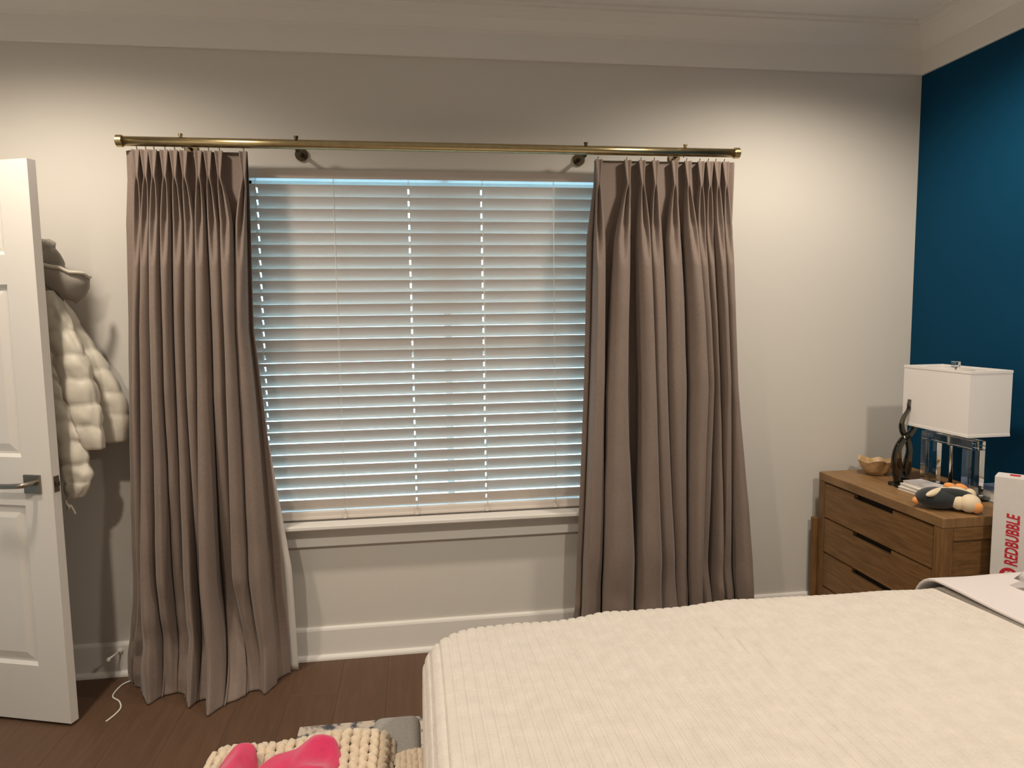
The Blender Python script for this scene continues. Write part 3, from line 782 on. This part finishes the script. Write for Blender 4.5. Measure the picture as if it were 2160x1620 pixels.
# twisted smoked glass sculpture
sg = thing('glass_sculpture', (2.03, -0.385, ZT), label='dark twisted smoked glass sculpture on clear base in front of lamp', cat='sculpture')
def sc_path(p, off): return np.array([(x-2.03, off[i], z-ZT) for i, (x, z) in enumerate(p)])
s1 = [(2.022, 0.756), (2.014, 0.790), (1.997, 0.845), (1.998, 0.901), (2.018, 0.942), (2.047, 0.965), (2.072, 0.992), (2.082, 1.020), (2.069, 1.050), (2.047, 1.079), (2.051, 1.110)]
s2 = [(2.034, 0.756), (2.040, 0.790), (2.054, 0.842), (2.061, 0.898), (2.052, 0.940), (2.031, 0.972), (2.020, 1.004), (2.025, 1.037), (2.038, 1.062), (2.046, 1.083)]
p1 = catmull(sc_path(s1, [0, 0, -0.004, -0.006, -0.010, -0.010, -0.004, 0.0, 0.002, 0.0, 0.0]), 8)
p2 = catmull(sc_path(s2, [0, 0, 0.004, 0.006, 0.010, 0.010, 0.004, -0.002, -0.004, 0.0]), 8)
tube('strand', p1, np.interp(np.linspace(0, 1, len(p1)), [0, 0.12, 0.3, 0.5, 0.75, 0.92, 1], [0.024, 0.026, 0.0160, 0.0135, 0.0105, 0.0075, 0.0085]), 'smoke', sg, 14)
tube('strand', p2, np.interp(np.linspace(0, 1, len(p2)), [0, 0.12, 0.3, 0.55, 0.8, 1], [0.022, 0.023, 0.0135, 0.012, 0.0095, 0.005]), 'smoke', sg, 14)
box('clear_base', (-0.043, 0.035, -0.032, 0.032, 0.0, 0.016), 'acrylic', sg, bevel=0.003)

# lamp
lp_ = thing('table_lamp', (2.139, -0.521, ZT), label='table lamp with white boxy shade and clear acrylic frame base', cat='lamp')
hx, hy = 0.0885, 0.1775
def ringbox(x, y, z0, z1, t):
    return [(-x, x, -y, -y+t, z0, z1), (-x, x, y-t, y, z0, z1), (-x, -x+t, -y+t, y-t, z0, z1), (x-t, x, -y+t, y-t, z0, z1)]
shd = boxes('shade', ringbox(hx, hy, 0.262, 0.507, 0.003), 'shade', lp_)
boxes('shade_trim', ringbox(hx+0.001, hy+0.001, 0.500, 0.510, 0.0045), 'shade', shd)
boxes('shade_trim', ringbox(hx+0.001, hy+0.001, 0.259, 0.269, 0.0045), 'shade', shd)
boxes('spider', [(-0.004, 0.004, -hy+0.003, hy-0.003, 0.494, 0.499), (-hx+0.003, hx-0.003, -0.004, 0.004, 0.494, 0.499)], 'chrome', lp_)
box('base_plate', (-0.050, 0.050, -0.150, 0.150, 0.0, 0.018), 'acrylic', lp_, bevel=0.002)
for ya, yb_ in ((-0.135, -0.088), (0.088, 0.135)):
    box('acrylic_upright', (-0.030, 0.030, ya, yb_, 0.0185, 0.200), 'acrylic', lp_, bevel=0.002)
box('acrylic_bridge', (-0.030, 0.030, -0.135, 0.135, 0.2005, 0.236), 'acrylic', lp_, bevel=0.002)
tube('pole', [(0, 0, 0.018), (0, 0, 0.2), (0, 0, 0.33)], 0.0075, 'chrome', lp_, 14)
lathe('socket', [(0, 0.33), (0.016, 0.33), (0.018, 0.34), (0.018, 0.385), (0, 0.39)], 'chrome', lp_, 18)
ellipsoid('bulb', (0, 0, 0.43), (0.028, 0.028, 0.045), 'shade', lp_)
tube('harp', [(0.0, 0.045*math.sin(a), 0.36+0.07*(1-math.cos(a))) if a < math.pi else (0, 0.045*math.sin(a), 0.36+0.07*(1-math.cos(a))) for a in np.linspace(0.15, 2*math.pi-0.15, 30)], 0.002, 'chrome', lp_, 6)
box('finial', (-0.012, 0.012, -0.012, 0.012, 0.511, 0.535), 'acrylic', lp_, bevel=0.002)
tube('finial_stem', [(0.0, 0, 0.499), (0.0, 0, 0.511)], 0.004, 'chrome', lp_, 10)

# magazines
mg = [(1.985, -0.500, 0.0), (1.990, -0.496, 0.012), (1.999, -0.490, 0.024)]
for k, (mx, my, mz) in enumerate(mg):
    lab = ['bottom white magazine of the pile beside the glass sculpture', 'middle white magazine of the pile beside the glass sculpture', 'top grey covered magazine of the pile beside glass sculpture'][k]
    b = thing('magazine', (mx+0.055, my, ZT+mz), [0.06, -0.05, 0.10][k], label=lab, cat='magazine', group='magazines piled on the chest')
    w_, d_ = [(0.055, 0.080), (0.054, 0.078), (0.046, 0.070)][k]
    box('pages', (-w_+0.002, w_-0.002, -d_+0.002, d_-0.002, 0.0008, 0.0110), 'paper', b)
    boxes('cover', [(-w_, w_, -d_, d_, 0.0110, 0.0118), (-w_, w_, -d_, d_, 0.0, 0.0008), (w_-0.0015, w_, -d_, d_, 0.0008, 0.0110)], ['paper', 'paper', 'magazine'][k], b)

# thick book beyond the penguin
bk = thing('book', (2.252, -0.668, ZT), 0.05, label='thick book with slate cover lying behind the plush penguin', cat='book')
box('pages', (-0.066, 0.066, -0.094, 0.094, 0.003, 0.043), 'paper', bk)
boxes('cover', [(-0.070, 0.070, -0.098, 0.098, 0.043, 0.046), (-0.070, 0.070, -0.098, 0.098, 0.0, 0.003), (0.067, 0.070, -0.098, 0.098, 0.003, 0.043)], 'bookblue', bk, bevel=0.0008)
# small pebble by the lamp
pb = tag(ellipsoid('pebble', (2.262, -0.530, ZT+0.014), (0.020, 0.018, 0.0145), 'stone', None, (0.2, 0.1, 0.4), 2, lambda p: p*(1+0.16*float(vnoise(np.array(p.x*90), np.array(p.y*90), p.z*90)))),
         'small tan pebble beside the lamp base', 'stone')

# plush penguin lying on its side
pg = thing('plush_penguin', (1.965, -0.735, ZT), 0.0, label='black and cream plush penguin toy with orange feet on the chest', cat='plush toy')
ellipsoid('body', (-0.035, 0.022, 0.040), (0.080, 0.058, 0.040), 'plushb', pg, (0, 0.0, -0.45))
ellipsoid('belly', (0.030, 0.012, 0.045), (0.050, 0.044, 0.036), 'plushw', pg, (0, 0.1, -0.3))
ellipsoid('wing', (-0.055, 0.008, 0.0675), (0.060, 0.014, 0.012), 'plushw', pg, (0.35, -0.12, 0.30))
ellipsoid('wing', (-0.005, -0.012, 0.062), (0.066, 0.024, 0.020), 'plushb', pg, (0.2, 0.05, -0.55))
ellipsoid('chest_patch', (0.000, -0.038, 0.034), (0.026, 0.020, 0.026), 'plushw', pg, (0, 0, -0.3))
hd = ellipsoid('head', (0.028, -0.055, 0.036), (0.037, 0.034, 0.034), 'plushw', pg)
ellipsoid('beak', (0.034, -0.085, 0.026), (0.014, 0.016, 0.022), 'plusho', hd, (0.5, 0, 0.2))
ellipsoid('flipper', (0.088, 0.012, 0.034), (0.022, 0.034, 0.032), 'plushb', pg, (0, 0, 0.3))
ellipsoid('cheek', (0.072, -0.004, 0.050), (0.020, 0.022, 0.026), 'plushw', pg, (0, 0, 0.2))
ellipsoid('foot', (0.050, 0.066, 0.066), (0.026, 0.015, 0.016), 'plusho', pg, (0, 0.3, -0.3))
ellipsoid('foot', (0.070, 0.034, 0.070), (0.024, 0.015, 0.014), 'plusho', pg, (0, 0.4, -0.5))
ellipsoid('tail', (-0.100, 0.052, 0.026), (0.020, 0.014, 0.016), 'plusho', pg, (0, 0, 0.3))

# ------------------------------------------------------------------ white shipping box
sb = thing('cardboard_box', (2.0, -0.885, 0.0), math.radians(-50), label='tall white cardboard box with red lettering between chest and bed', cat='box')
SX0, SX1, SY0, SY1, SH = 0.0, 0.215, 0.0, 0.068, 0.902
box('carton', (SX0, SX1, SY0, SY1, 0.0, SH), 'card', sb, bevel=0.002)
box('closing_flap', (SX0+0.004, SX1-0.004, SY0+0.003, SY1-0.003, SH-0.001, SH+0.002), 'card', sb)
def text_mesh(s, size, name, shear=0.0, xs=1.0, bold=0.0):
    cu = bpy.data.curves.new(name, 'FONT'); cu.body = s; cu.size = size; cu.shear = shear; cu.offset = bold; cu.extrude = 0.0003; cu.align_x = 'LEFT'; cu.resolution_u = 4
    o = bpy.data.objects.new(name, cu); COL.objects.link(o)
    bpy.context.view_layer.update()
    dg = bpy.context.evaluated_depsgraph_get()
    me = bpy.data.meshes.new_from_object(o.evaluated_get(dg))
    bpy.data.objects.remove(o)
    if len(me.materials): me.materials.clear()
    for v in me.vertices: v.co.x *= xs
    return me
tm = text_mesh('REDBUBBLE', 0.052, 'lettering', 0.20, 1.0, 0.0013)
wid = max(v.co.x for v in tm.vertices)-min(v.co.x for v in tm.vertices)
for v in tm.vertices: v.co.x *= 0.184/wid
lt = link('lettering', tm, 'red', sb)
lt.matrix_local = Matrix(((0, -1, 0, 0.077), (0, 0, -1, SY0-0.0005), (1, 0, 0, 0.590), (0, 0, 0, 1)))
# round emblem with two letters
me = bpy.data.meshes.new('emblem'); bm = bmesh.new(); bmesh.ops.create_cone(bm, cap_ends=True, segments=40, radius1=0.027, radius2=0.027, depth=0.0006)
bm.to_mesh(me); bm.free()
em = link('emblem', me, 'red', sb); em.rotation_euler = (math.pi/2, 0, 0); em.location = (0.055, SY0-0.0004, 0.556)
for s_, dz in (('R', 0.0), ('B', 0.019)):
    t2 = text_mesh(s_, 0.034, 'emblem_letter', 0.0, 0.85, 0.0014)
    e2 = link('emblem_letter', t2, 'card', em)
    e2.matrix_local = Matrix(((0, -1, 0, 0.012), (1, 0, 0, -0.020+dz), (0, 0, 1, 0.0006), (0, 0, 0, 1)))
for xa in (0.040, 0.085):
    box('lid_print', (xa, xa+0.030, 0.020, 0.050, SH+0.002, SH+0.0025), 'red', sb)

# ------------------------------------------------------------------ bed
bed = thing('bed_frame', (1.1, -1.87, 0), label='grey upholstered bed frame under the cream coverlet', cat='bed')
def bb(name, d, material, bevel, parent=bed, o=(1.1, -1.87, 0), smooth=True):
    return box(name, (d[0]-o[0], d[1]-o[0], d[2]-o[1], d[3]-o[1], d[4], d[5]), material, parent, bevel, 4, smooth)
bb('footboard', (-0.135, -0.008, -2.63, -1.175, 0.05, 0.40), 'bedgrey', 0.025)
bb('side_rail', (-0.045, 2.20, -1.250, -1.180, 0.10, 0.30), 'bedgrey', 0.015)
bb('side_rail', (-0.045, 2.20, -2.625, -2.555, 0.10, 0.30), 'bedgrey', 0.015)
bb('headboard', (2.215, 2.315, -2.68, -1.12, 0.0, 1.15), 'bedgrey', 0.03)
for xx in (-0.10, 2.1):
    for yy in (-2.57, -1.26): bb('leg', (xx, xx+0.05, yy, yy+0.05, 0.0125, 0.10), 'oakend', 0.004, smooth=False)
bb('slat_deck', (-0.045, 2.20, -2.55, -1.255, 0.27, 0.30), 'oak', 0.0, smooth=False)
mt = box('mattress', (0.05, 2.19, -2.60, -1.205, 0.30, 0.615), 'mattress', None, 0.06, 4, True, label='mattress under the cream coverlet', cat='mattress')

MX0, MX1, MYF, MYN, MZ = 0.012, 2.20, -1.135, -2.66, 0.640
def drape(u, v, off, Rc=0.15, r=0.060, flare=0.0, hemx=0.42, hemy=0.40):
    """u along x (flattened), v along y; returns position and outward normal"""
    ix = MX0+Rc; iyf = MYF-Rc; iyn = MYN+Rc
    qx = np.minimum(u-ix, 0.0); qy = np.where(v > iyf, v-iyf, np.where(v < iyn, v-iyn, 0.0))
    d = np.hypot(qx, qy); dd = np.maximum(d, 1e-9)
    nx, ny = qx/dd, qy/dd
    bx_ = np.maximum(u, ix); by_ = np.clip(v, iyn, iyf)
    flat = Rc-r
    s = np.clip(d-flat, 0, None)
    s = np.minimum(s, hemx+r*math.pi/2)
    ang = np.minimum(s/r, math.pi/2)
    rest = np.maximum(s-r*math.pi/2, 0)
    h = np.minimum(d, flat)+r*np.sin(ang)+flare*rest
    dz = r*(1-np.cos(ang))+rest
    N = np.stack([nx*np.sin(ang), ny*np.sin(ang), np.cos(ang)], -1)
    P = np.stack([bx_+nx*h, by_+ny*h, MZ-dz], -1)
    # soft dome: lower towards the foot corners
    sag = 0.008*np.exp(-((P[..., 0]-MX0)/0.28)**2) + 0.016*np.exp(-((P[..., 1]-MYF)/0.22)**2)*np.exp(-((P[..., 0]-MX0)/0.5)**2)
    P[..., 2] -= sag
    return P + N*np.asarray(off)[..., None], N
# coverlet, ribs run across the bed
nu, nv = 1000, 150
uu = np.linspace(MX0-0.30, 1.78, nu); vv = np.concatenate([np.linspace(MYF+0.28, MYF-0.10, 40)[:-1], np.linspace(MYF-0.10, MYN-0.30, nv-39)])
U, V = np.meshgrid(uu, vv, indexing='ij')
puffy = 0.006*vnoise(U*3.1+3, V*3.3) + 0.0035*vnoise(U*8+1, V*7)
rib = -0.0045*np.exp(-(np.sin(math.pi*(U+0.004*vnoise(V*3+8, U*2))/0.0255)/0.42)**2)
wr = 0.010*np.exp(-(((U-0.80)+(V+1.42)*0.30)/0.016)**2)*np.exp(-((V+1.42)/0.13)**2)      # one soft crease
edgeb = 0.007*np.exp(-(((U-0.52))/0.05)**2)*np.exp(-((V-MYF)/0.10)**2)
Pc, _ = drape(U, V, 0.012+puffy+rib+wr+edgeb)
cv = thing('coverlet', (1.0, -1.9, 0.6), label='cream ribbed cotton coverlet spread over the bed', cat='bedspread')
link('coverlet_cloth', grid_mesh('coverlet_cloth', Pc-np.array(cv.location)), 'cover', cv, True)
# stitched edge band around the hem seam line at the far side
hem = drape(uu[::6], np.full(len(uu[::6]), MYF+0.03), 0.0165)[0]
tube('edge_seam', hem-np.array(cv.location), 0.0022, 'cover', cv, 6)

# pale grey duvet folded at the head end
nu2, nv2 = 80, 150
u2 = np.linspace(1.545, 2.17, nu2); v2 = np.linspace(MYF+0.32, MYN-0.28, nv2)
U, V = np.meshgrid(u2, v2, indexing='ij')
pf = 0.010*vnoise(U*4+9, V*3.3)+0.006*vnoise(U*9, V*8+2)
U2 = U+0.018*np.sin(V*3.0+1.0)*(1-(U-1.545)/0.6)
off = 0.024+0.3*pf+0.002*np.clip((U-1.56)/0.15, 0, 1)
Pd, _ = drape(U2, V, off, hemy=0.3)
dv = thing('duvet', (1.87, -1.9, 0.64), label='pale grey duvet folded across the head end of the bed', cat='duvet')
o = link('duvet_cloth', grid_mesh('duvet_cloth', Pd-np.array(dv.location)), 'duvet', dv, True)
md = o.modifiers.new('t', 'SOLIDIFY'); md.thickness = 0.009; md.offset = -1
md = o.modifiers.new('b', 'BEVEL'); md.width = 0.004; md.segments = 3; md.limit_method = 'ANGLE'; md.angle_limit = math.radians(50)

# pillow
def pillow(name, loc, rot, w, h, t, material, **k):
    n = 34; V = []
    for s in (1, -1):
        for i in range(n):
            for j in range(n):
                a, b = -1+2*i/(n-1), -1+2*j/(n-1)
                e = (max(0, 1-abs(a)**2.6)*max(0, 1-abs(b)**2.6))**0.42
                wr_ = 0.006*float(vnoise(np.array(a*3+s), np.array(b*3), 0.2))*e
                V.append((a*w/2*(1-0.05*(1-abs(b))), b*h/2*(1-0.05*(1-abs(a))), s*(t/2*e+wr_)))
    F = []
    for s in range(2):
        o = s*n*n
        for i in range(n-1):
            for j in range(n-1):
                q = (o+i*n+j, o+(i+1)*n+j, o+(i+1)*n+j+1, o+i*n+j+1)
                F.append(q if s == 0 else q[::-1])
    me = mesh(name, V, F)
    bm = bmesh.new(); bm.from_mesh(me); bmesh.ops.remove_doubles(bm, verts=bm.verts, dist=1e-4); bmesh.ops.recalc_face_normals(bm, faces=bm.faces); bm.to_mesh(me); bm.free()
    o = link(name, me, material, None, True, **k)
    o.location = loc; o.rotation_euler = rot
    return o
pillow('pillow', (1.945, -1.585, 0.815), (0, math.radians(-30), math.radians(6)), 0.46, 0.66, 0.17, 'sheet', label='white pillow leaning on the headboard behind the duvet', cat='pillow')

# ------------------------------------------------------------------ foot of the bed
rug = box('rug', (-0.444, 1.80, -2.9, -0.543, 0.0, 0.012), 'rug', None, 0.003, label='cream and slate patterned rug under the bed', cat='rug')
ot = thing('ottoman', (-0.32, -1.62, 0.0), label='small upholstered ottoman under the knitted throw', cat='ottoman')
box('seat', (-0.20, 0.165, -0.32, 0.32, 0.07, 0.385), 'bedgrey', ot, 0.03, 4, True)
for sx in (-0.17, 0.10):
    for sy in (-0.28, 0.24): box('leg', (sx, sx+0.035, sy, sy+0.035, 0.0125, 0.07), 'oakend', ot, 0.003)
th = thing('knit_throw', (-0.30, -1.6, 0.40), label='cream chunky knit throw heaped at the foot of the bed', cat='throw')
def knit(name, surf, nrow, ncol, rad, parent, material='knit', wdt=1.0):
    """surf(a, b) -> point, normal, with a in columns, b in rows"""
    Vv, Ff = [], []
    for r in range(nrow):
        path = []
        nseg = 10
        for c in range(ncol*nseg+1):
            t = 2*math.pi*c/nseg
            a = c/nseg + 0.20*math.sin(2*t)
            b = r + 0.72*math.cos(t) + 0.14*float(vnoise(np.array(a*0.9), np.array(r*1.1), 0.4))
            a += 0.10*float(vnoise(np.array(a*0.8+7), np.array(r*0.9), 0.8))
            p, n = surf(a, b)
            path.append(p + n*(-0.60*rad*math.cos(2*t)))
        v, f = tube_np(path, rad, 7); o = len(Vv); Vv += v; Ff += [tuple(i+o for i in q) for q in f]
    return link(name, mesh(name, Vv, Ff), material, parent, True)
SW, SHt = 0.046, 0.033
def top_surf(a, b):
    # folded stack: top with rounded edges, draping down the far, left and right sides
    u = -0.50+a*SW; v = -1.262-b*SHt + 0.10
    x0, x1, yf, zt_ = -0.515, -0.085, -1.295, 0.425
    r = 0.030
    def edge(s):             # s: distance past the start of the rounding
        ang = min(max(s, 0)/r, math.pi/2); rest = max(s-r*math.pi/2, 0)
        return r*math.sin(ang), r*(1-math.cos(ang))+rest, ang
    hx, dzx, ax = 0, 0, 0; sgn = 0
    if u > x1-r: hx, dzx, ax = edge(u-(x1-r)); X = x1-r+hx; sgn = 1
    elif u < x0+r: hx, dzx, ax = edge((x0+r)-u); X = x0+r-hx; sgn = -1
    else: X = u
    hy, dzy, ay = 0, 0, 0
    if v > yf-r: hy, dzy, ay = edge(v-(yf-r)); Y = yf-r+hy
    else: Y = v
    n = np.array([sgn*math.sin(ax), math.sin(ay), max(math.cos(ax)*math.cos(ay), 0.05)]); n /= np.linalg.norm(n)
    bump = 0.010*math.sin(u*9+v*7)+0.006*math.sin(u*23)
    return np.array([X, Y, zt_-dzx-dzy+bump*(math.cos(ax)*math.cos(ay))]) - np.array(th.location), n
def knit_region(name, surf, a0, a1, b0, b1, rad, parent):
    return knit(name, lambda a, b: surf(a+a0, b+b0), b1-b0, a1-a0, rad, parent)
knit_region('knit_body', top_surf, -4, 13, -1, 17, 0.0115, th)
def end_surf(a, b):
    u = a*SW; v = b*SHt
    X = -0.066+u*0.55; Y = -1.385-v; z = 0.424+0.008*math.sin(v*12)+0.010*math.sin(u*20)
    if Y > -1.42: z -= (Y+1.42)*0.6
    return np.array([X, Y, z]) - np.array(th.location), np.array([0.0, 0.1, 1.0])
knit_region('draped_end', end_surf, 0, 3, 0, 9, 0.0095, th)
box('throw_core', (-0.500+0.30, -0.100+0.30, -1.98+1.6, -1.312+1.6, -0.012, 0.010), 'knit', th, 0.008)

# pink garment crumpled on the throw
gn = 90
gu = np.linspace(-0.475, -0.200, gn); gv = np.linspace(-1.345, -1.70, gn)
U, V = np.meshgrid(gu, gv, indexing='ij')
edge_y = np.interp(U, [-0.475, -0.44, -0.405, -0.385, -0.345, -0.30, -0.265, -0.225, -0.200], [-1.43, -1.372, -1.368, -1.43, -1.392, -1.385, -1.352, -1.350, -1.40])
tt = (V-gv[0])/(gv[-1]-gv[0])
Y2 = edge_y*(1-tt)+(-1.72)*tt
ridge = 0.018*np.exp(-((U+0.25)/0.045)**2) + 0.020*np.exp(-((U+0.43)/0.035)**2) - 0.012*np.exp(-((U+0.388)/0.012)**2)
rn = vnoise(U*13+2, Y2*9+1)
Zg = 0.453+ridge+0.020*(0.5-np.sqrt(rn*rn+0.004))+0.006*vnoise(U*20+4, Y2*16)
fall = np.clip((tt)/0.05, 0, 1); Zg = (0.440)*(1-fall**0.5)+Zg*fall**0.5
sidef = np.clip(np.minimum((U-gu[0]), (gu[-1]-U))/0.02, 0, 1)**0.5
Zg = 0.432*(1-sidef)+Zg*sidef
gm = thing('pink_garment', (-0.33, -1.5, 0.44), label='crumpled hot pink fleece garment lying on the knit throw', cat='clothing')
G = np.stack([U+0.008*np.sin(Y2*31+1.0)*np.clip(tt*6, 0, 1), Y2, Zg], -1)-np.array(gm.location)
o = link('fleece_cloth', grid_mesh('fleece_cloth', G), 'pink', gm, True)
md = o.modifiers.new('t', 'SOLIDIFY'); md.thickness = 0.006; md.offset = -1

# ------------------------------------------------------------------ recessed downlights
for k, (lx, ly) in enumerate(DOWNLIGHTS):
    where = ['before the jacket and window', 'before the blue wall and window', 'on the doorway side behind the bed foot', 'above the bed'][k]
    d = thing('recessed_downlight', (lx, ly, ZC), label='round white recessed ceiling light '+where, cat='ceiling light', group='recessed ceiling lights')
    lathe('trim_ring', [(0.060, -0.001), (0.088, -0.001), (0.086, -0.006), (0.066, -0.008), (0.060, -0.003)], 'trim', d, 32)
    lathe('lens', [(0.0, -0.002), (0.060, -0.002), (0.060, -0.0012), (0.0, -0.0012)], 'lens', d, 32)
    ld = bpy.data.lights.new('downlight_beam', 'SPOT')
    ld.energy = LAMP_POWER*(0.94 if k < 2 else 1.16); ld.color = LAMP_COLOR; ld.spot_size = math.radians(156); ld.spot_blend = 0.60; ld.shadow_soft_size = 0.072
    lo = bpy.data.objects.new('downlight_beam', ld); COL.objects.link(lo); lo.parent = d; lo.location = (0, 0, -0.04)
